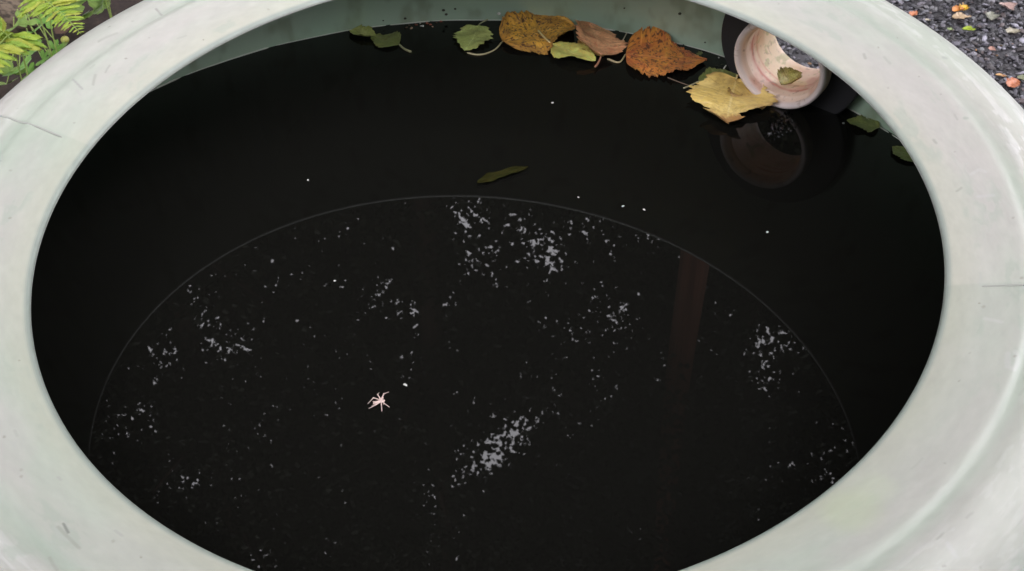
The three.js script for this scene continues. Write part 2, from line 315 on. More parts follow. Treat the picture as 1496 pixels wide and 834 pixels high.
// lays a leaf with its base at pixel A and its tip at pixel B on a plane of height y
function layLeaf(name, label, cat, A, B, y, ratio, pal, o = {}, stem, group) {
  const a = at(...A, y), b = at(...B, y), len = a.distanceTo(b), t = thing(name, label, cat, a, group);
  const rx = o.roll || 0, mat = std(null, o.rough ?? 0.42, { specularIntensity: o.spec ?? 1, map: leafTexture(pal, o.seed * 13 + 5, o.spots, o.gain, o.tip) });
  const blade = mesh('blade', leafBlade(len, ratio, o), mat, t);
  blade.rotation.set(rx, Math.atan2(-(b.z - a.z), b.x - a.x), (o.pitch || 0), 'YXZ');
  // sit on the plane: the lowest part of the blade just above it
  blade.updateMatrix(); const bb = blade.geometry.clone().applyMatrix4(blade.matrix); bb.computeBoundingBox();
  blade.position.y = (o.lift ?? 0.0006) - bb.boundingBox.min.y * (o.sink ?? 1);
  if (stem) { const pts = [V(0, 0.0012 + blade.position.y * 0.6, 0), ...stem.map(([x, yy, h = 0.001]) => at(x, yy, y + h).sub(a).setY(h))]; mesh('stem', tube(pts, 0.0006 * (o.sw || 1), 0.0009 * (o.sw || 1), 20, 6), std(o.sc || [0.5, 0.42, 0.22], 0.5), t); }
  return t;
}
const W0 = WATER;
const P = {
  paleGreen: [[0.2, 0.23, 0.06], [0.26, 0.28, 0.1], [0.15, 0.18, 0.05], [0.35, 0.36, 0.16], [0.1, 0.09, 0.03]],
  olive: [[0.085, 0.11, 0.03], [0.11, 0.13, 0.04], [0.07, 0.08, 0.025], [0.16, 0.18, 0.07], [0.06, 0.05, 0.02]],
  green: [[0.2, 0.24, 0.07], [0.25, 0.3, 0.1], [0.17, 0.2, 0.06], [0.34, 0.38, 0.17], [0.14, 0.13, 0.04]],
  yellowBrown: [[0.42, 0.23, 0.035], [0.34, 0.17, 0.03], [0.22, 0.11, 0.03], [0.5, 0.33, 0.1], [0.09, 0.045, 0.02]],
  lime: [[0.26, 0.3, 0.08], [0.36, 0.36, 0.1], [0.4, 0.33, 0.07], [0.42, 0.42, 0.18], [0.2, 0.15, 0.04]],
  pinkTan: [[0.5, 0.27, 0.14], [0.45, 0.22, 0.11], [0.4, 0.14, 0.07], [0.55, 0.33, 0.18], [0.16, 0.08, 0.04]],
  orange: [[0.42, 0.16, 0.035], [0.3, 0.08, 0.03], [0.46, 0.22, 0.04], [0.48, 0.22, 0.08], [0.1, 0.035, 0.02]],
  cream: [[0.62, 0.47, 0.17], [0.55, 0.4, 0.12], [0.5, 0.36, 0.12], [0.66, 0.54, 0.26], [0.22, 0.1, 0.04]],
  tan: [[0.3, 0.19, 0.06], [0.24, 0.15, 0.05], [0.2, 0.11, 0.04], [0.34, 0.24, 0.1], [0.1, 0.06, 0.03]],
  dark: [[0.09, 0.12, 0.04], [0.12, 0.14, 0.05], [0.07, 0.09, 0.03], [0.14, 0.16, 0.07], [0.05, 0.05, 0.02]],
};
const LG = 'fallen leaves afloat along the far edge of the water';
layLeaf('floating_leaf', 'small curled pale green leaf scrap at the far left of the floating leaves', 'leaf', [512, 46], [549, 58], W0, 0.62, P.paleGreen, { seed: 1, curl: 0.28, teeth: 7, tooth: 0.2, pitch: 0.1 }, null, LG);
layLeaf('floating_leaf', 'dull olive green leaf with a stem trailing right, beside the curled scrap', 'leaf', [583, 67], [541, 54], W0, 0.85, P.olive, { seed: 2, round: 0.1, ragged: 0.5, curl: 0.05, sw: 1.5, sc: [0.24, 0.24, 0.13] }, [[590, 71], [601, 76]], LG);
layLeaf('floating_leaf', 'small green toothed diamond-shaped leaf with its stem up to the wall', 'leaf', [698, 41], [679, 77], W0, 0.74, P.green, { seed: 3, round: 0.1, tooth: 0.28, teeth: 7, curl: 0.05, sc: [0.34, 0.36, 0.2] }, [[702, 34, 0.003], [713, 28, 0.004]], LG);
layLeaf('floating_leaf', 'broad mottled yellow-brown leaf, its stem curving left across the water', 'leaf', [734, 65], [838, 42], W0, 0.8, P.yellowBrown, { seed: 4, round: 0.75, spots: 0.9, ragged: 0.18, teeth: 11, tooth: 0.12, curl: 0.06, sw: 1.2, sc: [0.34, 0.3, 0.17] }, [[722, 73], [700, 80], [682, 77]], LG);
layLeaf('floating_leaf', 'yellow-green leaf overlapping the mottled yellow-brown one, stem lying across it', 'leaf', [807, 68], [870, 91], W0 + 0.002, 0.66, P.lime, { seed: 5, round: 0.3, curl: 0.1, sw: 1.3, sc: [0.62, 0.5, 0.24] }, [[800, 59, 0.005], [786, 44, 0.006]], LG);
layLeaf('floating_leaf', 'pinkish tan leaf standing on edge with a red stem, left of the big orange leaf', 'leaf', [878, 87], [860, 42], W0 + 0.003, 0.9, P.pinkTan, { seed: 6, round: 0.6, curl: 0.12, roll: 0.3, sw: 1.3, sc: [0.42, 0.2, 0.12] }, [[874, 92], [869, 98]], LG);
layLeaf('floating_leaf', 'brown blade added as the shade under the pinkish tan leaf', 'leaf', [882, 84], [850, 58], W0 - 0.0004, 0.8, P.tan, { seed: 7, round: 0.5, curl: 0.02 }, null, LG);  // brown blade put in for the shade below the tan leaf
layLeaf('floating_leaf', 'largest floating leaf, orange-red and broad, pointing right towards the pipe', 'leaf', [914, 82], [1032, 92], W0, 0.98, P.orange, { seed: 8, a: 0.42, b: 1.0, spots: 0.8, teeth: 11, tooth: 0.16, curl: 0.09, sw: 1.2, sc: [0.5, 0.4, 0.22] }, [[904, 91], [887, 86]], LG);
layLeaf('floating_leaf', 'dim green leaf just under the water left of the dark pipe seal', 'leaf', [1030, 97], [1060, 76], W0 - 0.004, 0.9, P.dark, { seed: 9, round: 0.4 }, null, LG);
layLeaf('floating_leaf', 'green leaf tucked behind the cream leaf below the pipe', 'leaf', [1021, 121], [1078, 112], W0 + 0.0012, 0.62, P.olive, { seed: 10, round: 0.5, curl: 0.1, sc: [0.42, 0.38, 0.24] }, [[1012, 123], [998, 129]], LG);
layLeaf('floating_leaf', 'brown-yellow leaf showing to the right from under the cream leaf', 'leaf', [1076, 122], [1113, 162], W0 + 0.0008, 0.72, P.tan, { seed: 11, round: 0.6, curl: 0.05 }, null, LG);
layLeaf('floating_leaf', 'cream-yellow leaf with a torn brown lower edge, left of the pipe mouth', 'leaf', [1074, 120], [1064, 184], W0 + 0.003, 0.98, P.cream, { seed: 12, round: 0.75, ragged: 0.45, spots: 0.2, tip: 0.8, gain: 1.35, teeth: 9, tooth: 0.12, curl: 0.1, sw: 1.2, sc: [0.6, 0.5, 0.24] }, [[1076, 114, 0.006], [1077, 109, 0.008]], LG);
layLeaf('floating_leaf', 'dark green wet leaf at the right, below the pipe', 'leaf', [1284, 188], [1236, 178], W0 + 0.0002, 0.85, P.olive, { seed: 13, round: 0.4, tooth: 0.15 }, null, LG);
layLeaf('floating_leaf', 'dull green leaf against the wall at the far right edge of the mouth', 'leaf', [1342, 236], [1303, 216], W0 + 0.0002, 0.85, P.olive, { seed: 14, round: 0.5 }, null, LG);
layLeaf('dimmed_leaf_strip', 'faint strip awash above the top of the mirrored mouth, colour darkened as if under water', 'leaf', [697, 270], [766, 243], W0 + 0.0001, 0.2, P.lime, { seed: 15, round: 0.5, bend: 0.4, tooth: 0, rough: 0.9, spec: 0.05, gain: 0.06, curl: 0.01 });  // lies at the surface; its dark colour stands in for water over it
{ // a leaf lying in the pipe's mouth
  const p = at(1156, 122, PIPE_Y - 0.104 * U);
  const t = thing('leaf_in_pipe', 'yellow-green leaf scrap lying inside the white overflow pipe', 'leaf', p);
  const b = mesh('blade', leafBlade(0.025, 0.95, { round: 0.6, curl: 0.5, seed: 31, tooth: 0.2, teeth: 6, ragged: 0.4 }), std(null, 0.5, { map: leafTexture([[0.42, 0.4, 0.1], [0.5, 0.42, 0.15], [0.3, 0.3, 0.07], [0.5, 0.46, 0.2], [0.22, 0.17, 0.06]], 401, 0.8, 1) }), t);
  b.rotation.set(0.1, 0.7, 0.12); b.position.set(-0.011, 0.001, 0.006);
}
// loose stems, twigs
function twig(label, pts, r, color, y = W0) {
  const q = pts.map(([x, yy, h = 0.0007]) => at(x, yy, y + h)), o = q[0].clone();
  const m = mesh('floating_twig', tube(q.map(p => p.clone().sub(o)), r, r * 0.7, 20, 6), std(color, 0.5)); m.position.copy(o); return tag(m, label, 'stem', 'loose stems on the water');
}
twig('short pale stem standing between the pinkish and the orange leaf', [[905, 66], [911, 57, 0.002], [916, 47, 0.004]], 0.0007, [0.5, 0.46, 0.34]);
twig('thin brown stem on the water below the big orange leaf', [[975, 113], [990, 119], [1007, 125]], 0.0006, [0.18, 0.12, 0.08]);
twig('tiny pale stem leaning on the dark seal left of the pipe', [[1055, 108], [1057, 101, 0.004], [1061, 95, 0.008]], 0.0008, [0.6, 0.6, 0.54]);

// small crumbs on the water
const chipGeos = [1, 2, 3].map(s => { const g = mergeVertices(new THREE.IcosahedronGeometry(1, 1).deleteAttribute('normal').deleteAttribute('uv')), p = g.getAttribute('position'), r = rng(s); for (let i = 0; i < p.count; i++) { const k = 0.65 + 0.6 * r(); p.setXYZ(i, p.getX(i) * k, p.getY(i) * k, p.getZ(i) * k); } g.computeVertexNormals(); return g; });
const specMat = std([0.5, 0.5, 0.46], 0.5), redMat = std([0.3, 0.1, 0.06], 0.6), brownMat = std([0.1, 0.07, 0.04], 0.7), pinkMat = std([0.62, 0.4, 0.28], 0.6);
let chipN = 0;
function chip(px, py, s, mat, label, group, name = 'floating_speck', flat = 0.4) {
  s *= 0.68; const m = mesh(name, chipGeos[chipN % 3], mat); m.position.copy(at(px, py, W0 + 0.0002)); m.scale.set(s * 1.3, s * flat, s * 0.9); m.rotation.y = chipN++ * 1.7; return tag(m, label, 'speck', group);
}
for (const [x, y, s, where] of [[807, 150, 0.0018, 'below the yellow-green leaf'], [450, 263, 0.0014, 'above the left end of the mirrored mouth'], [489, 410, 0.0012, 'left of the middle of the water'], [845, 288, 0.0011, 'above the mirrored mouth, left of the close pair'], [910, 301, 0.0014, 'as the left one of the close pair'], [941, 306, 0.0015, 'as the right one of the close pair'], [1121, 339, 0.0017, 'alone at the right of the dark water'], [592, 562, 0.0018, 'just to the upper right of the spider']])
  chip(x, y, s, specMat, `tiny white speck floating ${where}`, 'white specks on the water');
{
  const r = rng(77), cl = [[601, 41, pinkMat], [608, 36, redMat], [614, 34, specMat], [617, 38, specMat], [624, 34, redMat], [629, 36, redMat], [632, 39, pinkMat], [638, 33, brownMat], [598, 37, brownMat], [644, 31, redMat], [594, 40, brownMat], [671, 48, brownMat], [673, 56, specMat], [1020, 68, pinkMat], [1040, 74, specMat], [1050, 84, specMat], [1282, 182, specMat], [1232, 180, specMat]];
  const ord = ['first', 'second', 'third', 'fourth', 'fifth', 'sixth', 'seventh', 'eighth', 'ninth', 'tenth', 'eleventh'], cn = c => c === redMat ? 'red' : c === specMat ? 'white' : c === pinkMat ? 'pink' : 'brown';
  cl.sort((a, b) => a[0] - b[0]);
  cl.forEach(([x, y, m], k) => chip(x, y, 0.0013 + r() * 0.0012, m, x < 650 ? `${cn(m)} crumb at the wall, ${ord[k]} from left in the row` : x < 700 ? `${cn(m)} crumb at the left tip of the green diamond leaf` : x < 1100 ? `${cn(m)} crumb at the wall between orange leaf and pipe, ${ord[k - 13]} from the left` : `white crumb at the ${x < 1240 ? 'left' : 'right'} end of the dark green sunken leaf`, x < 650 ? 'crumbs at the wall' : x < 700 ? 'crumbs by the green leaf' : x < 1100 ? 'crumbs right of the orange leaf' : 'crumbs by the sunken green leaf', 'leaf_crumb', 0.6));
}
{ // froth under the pipe: small bubbles on the surface
  const t = thing('froth', 'patch of dark glinting bubbles on the water under the pipe', 'bubbles', at(1146, 182, W0)); t.userData.kind = 'stuff';
  const r = rng(5), gs = [];
  for (let k = 0; k < 60; k++) { const s = 0.0008 + 0.0022 * r() * r(), p = at(1146 + (r() + r() - 1) * 24, 182 + (r() + r() - 1) * 22, W0).sub(t.position); gs.push(new THREE.SphereGeometry(s, 10, 6, 0, 6.2832, 0, Math.PI / 2).translate(p.x, 0, p.z)); }
  mesh('bubbles', mergeGeometries(gs), std([0.5, 0.5, 0.5], 0.05, { transmission: 1, thickness: 0, ior: 1.33 }), t).userData.kind = 'stuff';
}

// ------------------------------------------------------------------ the spider
{
  const c = at(553, 588, W0), S = 100;           // field in centimetre-like units
  const J = (px, py, h) => { const p = at(px, py, W0).sub(c); return [p.x * S, h, p.z * S]; };
  const body = J(557, 588, 0.14), ab = J(548, 590, 0.13), hd = J(559, 583, 0.13);
  const bones = [[body, ab, 0.11, 0.09], [body, hd, 0.11, 0.075], [ab, J(545, 588, 0.12), 0.085, 0.03], [ab, J(545, 592, 0.12), 0.07, 0.025]];
  const leg = (...p) => { for (let i = 0; i + 1 < p.length; i++) bones.push([p[i], p[i + 1], lerp(0.045, 0.026, i / (p.length - 1)), lerp(0.045, 0.026, (i + 1) / (p.length - 1))]); };
  leg(J(556, 585, 0.15), J(552, 580, 0.26), J(554, 574, 0.03));
  leg(J(558, 584, 0.15), J(561, 579, 0.26), J(568, 573, 0.03));
  leg(J(555, 586, 0.15), J(546, 585, 0.28), J(537.5, 590, 0.03));
  leg(J(555, 590, 0.15), J(549, 595, 0.24), J(539, 597, 0.03));
  leg(J(555, 589, 0.15), J(548, 594, 0.2), J(543, 594, 0.06));
  leg(J(558, 590, 0.15), J(557.5, 594, 0.24), J(558, 601, 0.03));
  leg(J(559, 588, 0.15), J(562, 593, 0.24), J(569, 595, 0.03));
  leg(J(558, 586, 0.15), J(562, 588, 0.22), J(560, 592, 0.06));
  const N = 84, mc = new MarchingCubes(N, new THREE.MeshBasicMaterial(), true, true, 300000), H = 1.15;
  for (let k = 0; k < N; k++) for (let j = 0; j < N; j++) for (let i = 0; i < N; i++) {
    const x = (i / N * 2 - 1) * H, y = (j / N * 2 - 1) * H, z = (k / N * 2 - 1) * H; let s = 0;
    for (const [a, b, ra, rb] of bones) {
      const dx = b[0] - a[0], dy = b[1] - a[1], dz = b[2] - a[2], t = clamp(((x - a[0]) * dx + (y - a[1]) * dy + (z - a[2]) * dz) / (dx * dx + dy * dy + dz * dz + 1e-9));
      s += Math.exp(-(Math.hypot(x - a[0] - dx * t, y - a[1] - dy * t, z - a[2] - dz * t) - lerp(ra, rb, t)) / 0.018);
    }
    mc.field[k * N * N + j * N + i] = 0.018 * Math.log(s + 1e-30);
  }
  mc.isolation = 0; mc.update();
  const n = mc.count, g = new THREE.BufferGeometry();
  g.setAttribute('position', new THREE.BufferAttribute(mc.positionArray.slice(0, n * 3), 3)); g.setAttribute('normal', new THREE.BufferAttribute(mc.normalArray.slice(0, n * 3), 3));
  g.scale(H / S, H / S, H / S);
  const m = mesh('spider', g, std([0.56, 0.42, 0.38], 0.5)); m.position.copy(c);
  tag(m, 'tiny pale pink spider with spread legs floating on the dark water', 'spider');
}

// ------------------------------------------------------------------ ground, gravel, soil
const gravelTex = texture(1024, 1024, (u, v) => { const n = fbm(u * 64, v * 64, 81, 64, 3), m = fbm(u * 220, v * 220, 82, 220, 2); return [0.035 + 0.07 * n * m, 0.034 + 0.066 * n * m, 0.036 + 0.075 * n * m]; });
gravelTex.repeat.set(60, 60);
const groundG = new THREE.PlaneGeometry(240, 240, 1, 1).rotateX(-Math.PI / 2).translate(0, GROUND, 0);
const ground = structure('ground', groundG, std(null, 0.9, { map: gravelTex }));
const soilTex = texture(512, 512, (u, v) => { const n = fbm(u * 24, v * 24, 91, 24), m = fbm(u * 120, v * 120, 92, 120, 3); return mix3([0.012, 0.008, 0.007], [0.045, 0.029, 0.023], n * m * 1.6); });
soilTex.repeat.set(8, 8);
{
  const g = grid(120, 120, (u, v) => { const x = lerp(-3.4, -0.42, u), z = lerp(-3.6, 1.2, v); return [x, GROUND + 0.004 + 0.035 * fbm(x * 5 + 40, z * 5 + 40, 95) * smooth(0, 0.06, u) * smooth(0, 0.06, 1 - u) + 0.012 * fbm(x * 30 + 90, z * 30 + 90, 96), z]; });
  const soil = structure('soil', g, std(null, 0.95, { map: soilTex, bumpMap: soilTex, bumpScale: 0.01 }));
}
const stoneGeos = Array.from({ length: 8 }, (_, s) => {
  const r = rng(300 + s), g = new THREE.IcosahedronGeometry(1, 0), p = g.getAttribute('position'), seen = {};
  for (let i = 0; i < p.count; i++) { const k = [p.getX(i), p.getY(i), p.getZ(i)].map(a => a.toFixed(3)).join(); seen[k] ??= [0.75 + 0.5 * r(), 0.6 + 0.5 * r(), 0.75 + 0.5 * r()]; const [a, b, c] = seen[k]; p.setXYZ(i, p.getX(i) * a, p.getY(i) * b * 0.55, p.getZ(i) * c * 0.75); }
  g.computeVertexNormals(); return g;
});
const stoneMats = [[0.06, 0.056, 0.066], [0.09, 0.085, 0.1], [0.13, 0.124, 0.148], [0.22, 0.21, 0.24], [0.11, 0.088, 0.09], [0.045, 0.039, 0.042], [0.3, 0.29, 0.34]].map(c => std(c, 0.55));
{ // stones that can be told apart at the top right: each its own piece of the ground
  const r = rng(41); let n = 0;
  while (n < 290) {
    const px = 1270 + r() * 240, py = -12 + r() * 200; if (py > (px - 1270) * 0.78 + 8) continue;
    const p = at(px, py, GROUND + 0.006), s = 0.0042 + 0.0062 * r() * r();
    const m = mesh('stone', stoneGeos[n % 8], stoneMats[Math.floor(r() * 6.6)], ground); m.position.copy(p).setY(GROUND + 0.004 + r() * 0.007); m.scale.set(s * (0.8 + r() * 0.6), s * (0.7 + 0.4 * r()), s); m.rotation.set((r() - 0.5) * 0.9, r() * 6.3, (r() - 0.5) * 0.9); n++;
  }
  const cnt = 26000, im = new THREE.InstancedMesh(stoneGeos[2], std([1, 1, 1], 0.6), cnt), M = new THREE.Matrix4(), q = new THREE.Quaternion(), e = new THREE.Euler(), col = new THREE.Color();
  im.name = 'gravel'; im.userData.kind = 'stuff'; im.castShadow = im.receiveShadow = true;
  for (let k = 0; k < cnt; k++) {
    let x, z; do { const far = k % 3 === 0; x = far ? -0.5 + r() * 2.6 : 0.1 + r() * 1.0; z = far ? -2.6 + r() * 3.8 : -1.9 + r() * 1.2; } while (Math.hypot(x, z) < 0.45 || x < -0.3 + 0.1 * Math.sin(z * 4));
    const s = 0.003 + 0.0058 * r() * r(); e.set((r() - 0.5) * 1.2, r() * 6.3, (r() - 0.5) * 1.2); q.setFromEuler(e);
    M.compose(V(x, GROUND + 0.0015 + r() * 0.0045, z), q, V(s * (0.7 + r() * 0.7), s * 0.9, s)); im.setMatrixAt(k, M);
    const b = 0.034 + 0.18 * Math.pow(r(), 3); col.setRGB(b * (1 + 0.1 * (r() - 0.5)), b * 0.97, b * (1.02 + 0.12 * r())); im.setColorAt(k, col);
  }
  ground.add(im);
}
function gravelLeaf(label, A, B, ratio, c, o = {}) {
  const pal = [c, c.map(k => k * 0.8), c.map(k => k * 0.6), c.map(k => Math.min(0.85, k * 1.25)), c.map(k => k * 0.3)];
  return layLeaf('fallen_leaf', label, 'leaf', A, B, GROUND + 0.013, ratio, pal, { curl: 0.3, round: 0.4, lift: 0, gain: 0.9, ragged: 0.5, teeth: 5, tooth: 0.2, ...o }, null, 'fallen leaves on the gravel');
}
gravelLeaf('bright orange leaf on the gravel at the top right', [1391, 17], [1408, 13], 0.7, [0.72, 0.27, 0.05], { seed: 51 });
gravelLeaf('golden yellow leaf touching the bright orange leaf on the gravel', [1404, 16], [1413, 9], 0.7, [0.75, 0.45, 0.03], { seed: 52 });
gravelLeaf('flat tan leaf on the gravel just below the bright orange leaf', [1391, 26], [1419, 25], 0.6, [0.5, 0.36, 0.22], { seed: 53, curl: 0.1 });
gravelLeaf('lime green leaf on the gravel below the tan leaf', [1406, 42], [1424, 50], 0.75, [0.4, 0.52, 0.05], { seed: 54, pitch: 0.3 });
gravelLeaf('small dull green leaf on the gravel left of the lime green leaf', [1383, 43], [1393, 44], 0.9, [0.24, 0.3, 0.13], { seed: 55 });
gravelLeaf('pale pink leaf on the gravel near the right edge at the top', [1466, 5], [1479, 22], 0.7, [0.55, 0.38, 0.34], { seed: 56, pitch: 0.2 });
gravelLeaf('beige leaf on the gravel at the right edge below the pale pink leaf', [1471, 49], [1488, 44], 0.8, [0.42, 0.38, 0.28], { seed: 57 });
gravelLeaf('small red-orange leaf on the gravel close to the tank shoulder', [1331, 24], [1339, 17], 0.6, [0.6, 0.22, 0.1], { seed: 58 });
gravelLeaf('small cream leaf on the gravel right of the small red-orange leaf', [1351, 29], [1360, 30], 0.5, [0.6, 0.54, 0.42], { seed: 59 });
gravelLeaf('pinkish brown leaf on the gravel halfway down the right side', [1443, 71], [1455, 74], 0.8, [0.48, 0.26, 0.2], { seed: 60 });
gravelLeaf('narrow peach leaf on the gravel above the rust leaf', [1454, 110], [1470, 112], 0.45, [0.75, 0.45, 0.2], { seed: 61 });
gravelLeaf('rust orange leaf on the gravel at the right edge', [1473, 128], [1487, 118], 0.75, [0.55, 0.2, 0.1], { seed: 62 });
gravelLeaf('grey-green leaf on the gravel at the right edge beside the rust leaf', [1486, 112], [1500, 120], 0.8, [0.25, 0.27, 0.16], { seed: 63 });
gravelLeaf('pale grey three-pointed leaf on the gravel left of the pale pink leaf', [1447, 30], [1448, 18], 0.7, [0.3, 0.3, 0.24], { seed: 64, tooth: 0.5, teeth: 3 });

// ------------------------------------------------------------------ plants at the top left
const fernMats = [std([0.33, 0.45, 0.04], 0.6), std([0.25, 0.39, 0.04], 0.6), std([0.42, 0.46, 0.06], 0.6)], fernStem = std([0.3, 0.4, 0.1], 0.6);
fernMats.forEach(m => { m.transmission = 0.3; m.thickness = 0; });
const pinnae = [1, 2, 3].map(s => leafBlade(1, 0.3, { round: 0.25, teeth: 12, tooth: 0.3, curl: 0.15, seed: s + 70 }));
function fern(label, fronds) {                   // fronds: [base px, tip px, height, half width in metres, arch]
  const o = at(...fronds[0][0], fronds[0][2]), t = thing('fern', label, 'fern', V(o.x, GROUND + 0.01, o.z), 'ferns at the top left');
  fronds.forEach(([A, B, h, wide, n, mat, hTip], fi) => {
    const a = at(...A, h).sub(t.position), b = at(...B, hTip ?? h).sub(t.position), fr = new THREE.Group(); fr.name = 'frond'; t.add(fr);
    const mid = a.clone().lerp(b, 0.5); mid.y += 0.012;
    const c = new THREE.CatmullRomCurve3([V((a.x) * 0.4, 0, (a.z) * 0.4), V(a.x * 0.8, a.y * 0.6, a.z * 0.8), a, mid, b]);
    mesh('stem', tube(c.getPoints(12), 0.0015, 0.0005, 24, 6), fernStem, fr);
    const cc = new THREE.CatmullRomCurve3([a, mid, b]), r = rng(fi + 90 + n);
    for (let k = 0; k < n; k++) for (const sd of [-1, 1]) {
      const u = (k + 0.3) / n, p = cc.getPointAt(u), tg = cc.getTangentAt(u), len = wide * Math.pow(1 - u, 0.8) * (0.9 + 0.2 * r()) * (0.7 + 0.3 * smooth(0, 0.15, u)) + 0.003;
      const m = mesh('pinna', pinnae[(k + (sd > 0 ? 1 : 0)) % 3], fernMats[r() < 0.22 ? 2 : r() < 0.3 ? 1 - mat : mat], fr); m.position.copy(p);
      const side = V(-tg.z, 0, tg.x).normalize().multiplyScalar(sd).addScaledVector(tg, 0.38).normalize(); side.y += 0.12 - 0.25 * r(); side.normalize();
      m.quaternion.setFromRotationMatrix(new THREE.Matrix4().makeBasis(side, V(0, 1, 0).addScaledVector(side, -side.y).normalize(), side.clone().cross(V(0, 1, 0)).normalize()));
      m.scale.set(len, len, len * 1.25 * Math.min(1.3, 0.14 * 0.115 / n / 0.14 * 12 / (len / 0.04) + 0.52));
    }
  });
  return t;
}
fern('yellow-green fern whose frond points right at the tank shoulder, top left', [[[52, -4], [119, 50], -0.4, 0.058, 19, 0, -0.42], [[60, -20], [10, -60], -0.4, 0.06, 13, 0]]);
fern('bright yellow-green fern cut by the left edge of the picture', [[[22, 50], [-36, 128], -0.4, 0.07, 19, 0], [[8, 48], [-60, 50], -0.38, 0.06, 13, 1]]);
fern('fern frond at the top edge just left of the tank', [[[150, -26], [212, -2], -0.42, 0.045, 14, 1], [[150, -30], [120, -60], -0.4, 0.05, 12, 1]]);
function lobedLeaf(seed, lobes = 5) {
  const nu = 90, nv = 6;
  return grid(nu, nv, (u, v) => {
    const a = lerp(-2.35, 2.35, u), ph = (u * lobes) % 1, lob = Math.pow(Math.sin(Math.PI * clamp(ph, 0.001, 0.999)), 0.7), te = 0.12 * Math.abs(((u * lobes * 4) % 1) - 0.5);
    const r = (0.42 + 0.5 * lob + te * lob + 0.12 * (noise(u * 6, 2, seed) - 0.5)) * (1 - 0.12 * Math.abs(a) / 2.35) * v;
    return [r * Math.cos(a), 0.16 * r * r + 0.05 * lob * v + 0.06 * (noise(r * 4, a * 3, seed + 4) - 0.5), r * Math.sin(a)];
  });
}
const lobes = [lobedLeaf(1), lobedLeaf(2, 3), lobedLeaf(3, 5)];
const herbTex = texture(128, 128, (u, v) => { const n = fbm(u * 14, v * 6, 101, 0); const rib = 1 - smooth(0.02, 0.09, Math.abs(((u * 5) % 1) - 0.5)); return mix3(mix3([0.13, 0.24, 0.045], [0.22, 0.34, 0.06], n), [0.33, 0.42, 0.14], rib * 0.4); });
const herbMats = [std(null, 0.55, { map: herbTex, transmission: 0.25, thickness: 0 }), std([0.8, 1.1, 0.7], 0.55, { map: herbTex, transmission: 0.25, thickness: 0 }), std([1.25, 1.0, 0.5], 0.55, { map: herbTex })];
function herb(label, leaves) {
  const o = at(leaves[0][0], leaves[0][1], GROUND + 0.02), t = thing('lobed_leaf_plant', label, 'plant', V(o.x, GROUND + 0.02, o.z), 'low lobed-leaf plants at the top left');
  leaves.forEach(([px, py, size, turn, tilt, h = -0.5, mk = 0], k) => {
    const p = at(px, py, h).sub(t.position), g = new THREE.Group(); g.name = 'leaf'; t.add(g);
    const m = mesh('blade', lobes[k % 3], herbMats[mk], g); m.position.copy(p); m.scale.setScalar(size); m.rotation.set(tilt, turn, 0.25, 'YXZ');
    mesh('stalk', tube([V(0, 0, 0), V(p.x * 0.3, p.y * 0.7, p.z * 0.3), p], 0.001, 0.0007, 14, 6), fernStem, g);
  });
}
herb('green lobed-leaf plant behind the fern frond beside the tank shoulder', [[104, 8, 0.034, 0.4, 0.3, -0.46], [138, 14, 0.03, -0.6, 0.4, -0.47], [112, 28, 0.028, -1.4, 0.3, -0.48, 1], [128, 0, 0.03, 1.2, 0.2, -0.45], [150, 8, 0.022, -0.2, 0.5, -0.49]]);
herb('lobed-leaf plant under the fern frond, with a leaf in the dark gap', [[48, 46, 0.026, -1.2, 0.3, -0.5, 1], [40, 36, 0.02, 2.6, 0.2, -0.5], [78, 72, 0.02, 0.3, 0.35, -0.52, 1], [90, 70, 0.016, -0.5, 0.3, -0.53]]);
herb('darker lobed-leaf plant in the shade between the two bright ferns', [[30, 28, 0.022, 0.2, 0.3, -0.53], [20, 40, 0.024, -0.9, 0.4, -0.54], [66, 34, 0.022, 1.3, 0.3, -0.54, 1], [60, 60, 0.02, -1.8, 0.3, -0.55], [88, 22, 0.02, 0.6, 0.3, -0.55, 1], [74, 84, 0.018, 0.1, 0.4, -0.55]]);
herb('lobed-leaf plant at the left edge low beside the tank shoulder', [[48, 72, 0.024, -0.5, 0.4, -0.5, 1], [28, 100, 0.03, -0.8, 0.3, -0.5, 1], [40, 108, 0.024, 0.2, 0.3, -0.52, 1], [10, 122, 0.024, -1.6, 0.3, -0.5], [14, 105, 0.026, 2.2, 0.3, -0.5], [62, 86, 0.018, -0.2, 0.5, -0.53, 1]]);
{
  const t = thing('yellow_fruit', 'small round yellow-green fruit lying on the soil beside the tank shoulder', 'fruit', at(95, 58, GROUND + 0.05));
  const g = new THREE.SphereGeometry(0.0072, 24, 16).scale(1, 0.88, 1), m = std(null, 0.4, { map: texture(64, 64, (u, v) => mix3([0.42, 0.4, 0.08], [0.3, 0.34, 0.08], fbm(u * 6, v * 6, 111, 6))) });
  mesh('fruit', g, m, t); mesh('stalk', tube([V(0, 0.0055, 0), V(0.001, 0.01, 0), V(0.004, 0.013, 0.001)], 0.0008, 0.0006, 8, 6), std([0.12, 0.09, 0.04], 0.7), t);
  t.position.y = GROUND + 0.05;
  const soilBit = thing('dead_leaf', 'brown dead leaf curled on the soil under the yellow fruit', 'leaf', at(82, 50, GROUND + 0.035));
  mesh('blade', leafBlade(0.05, 0.6, { curl: 0.5, seed: 5 }), std([0.12, 0.07, 0.05], 0.8), soilBit).rotation.set(0.3, 0.6, 0.1);
}
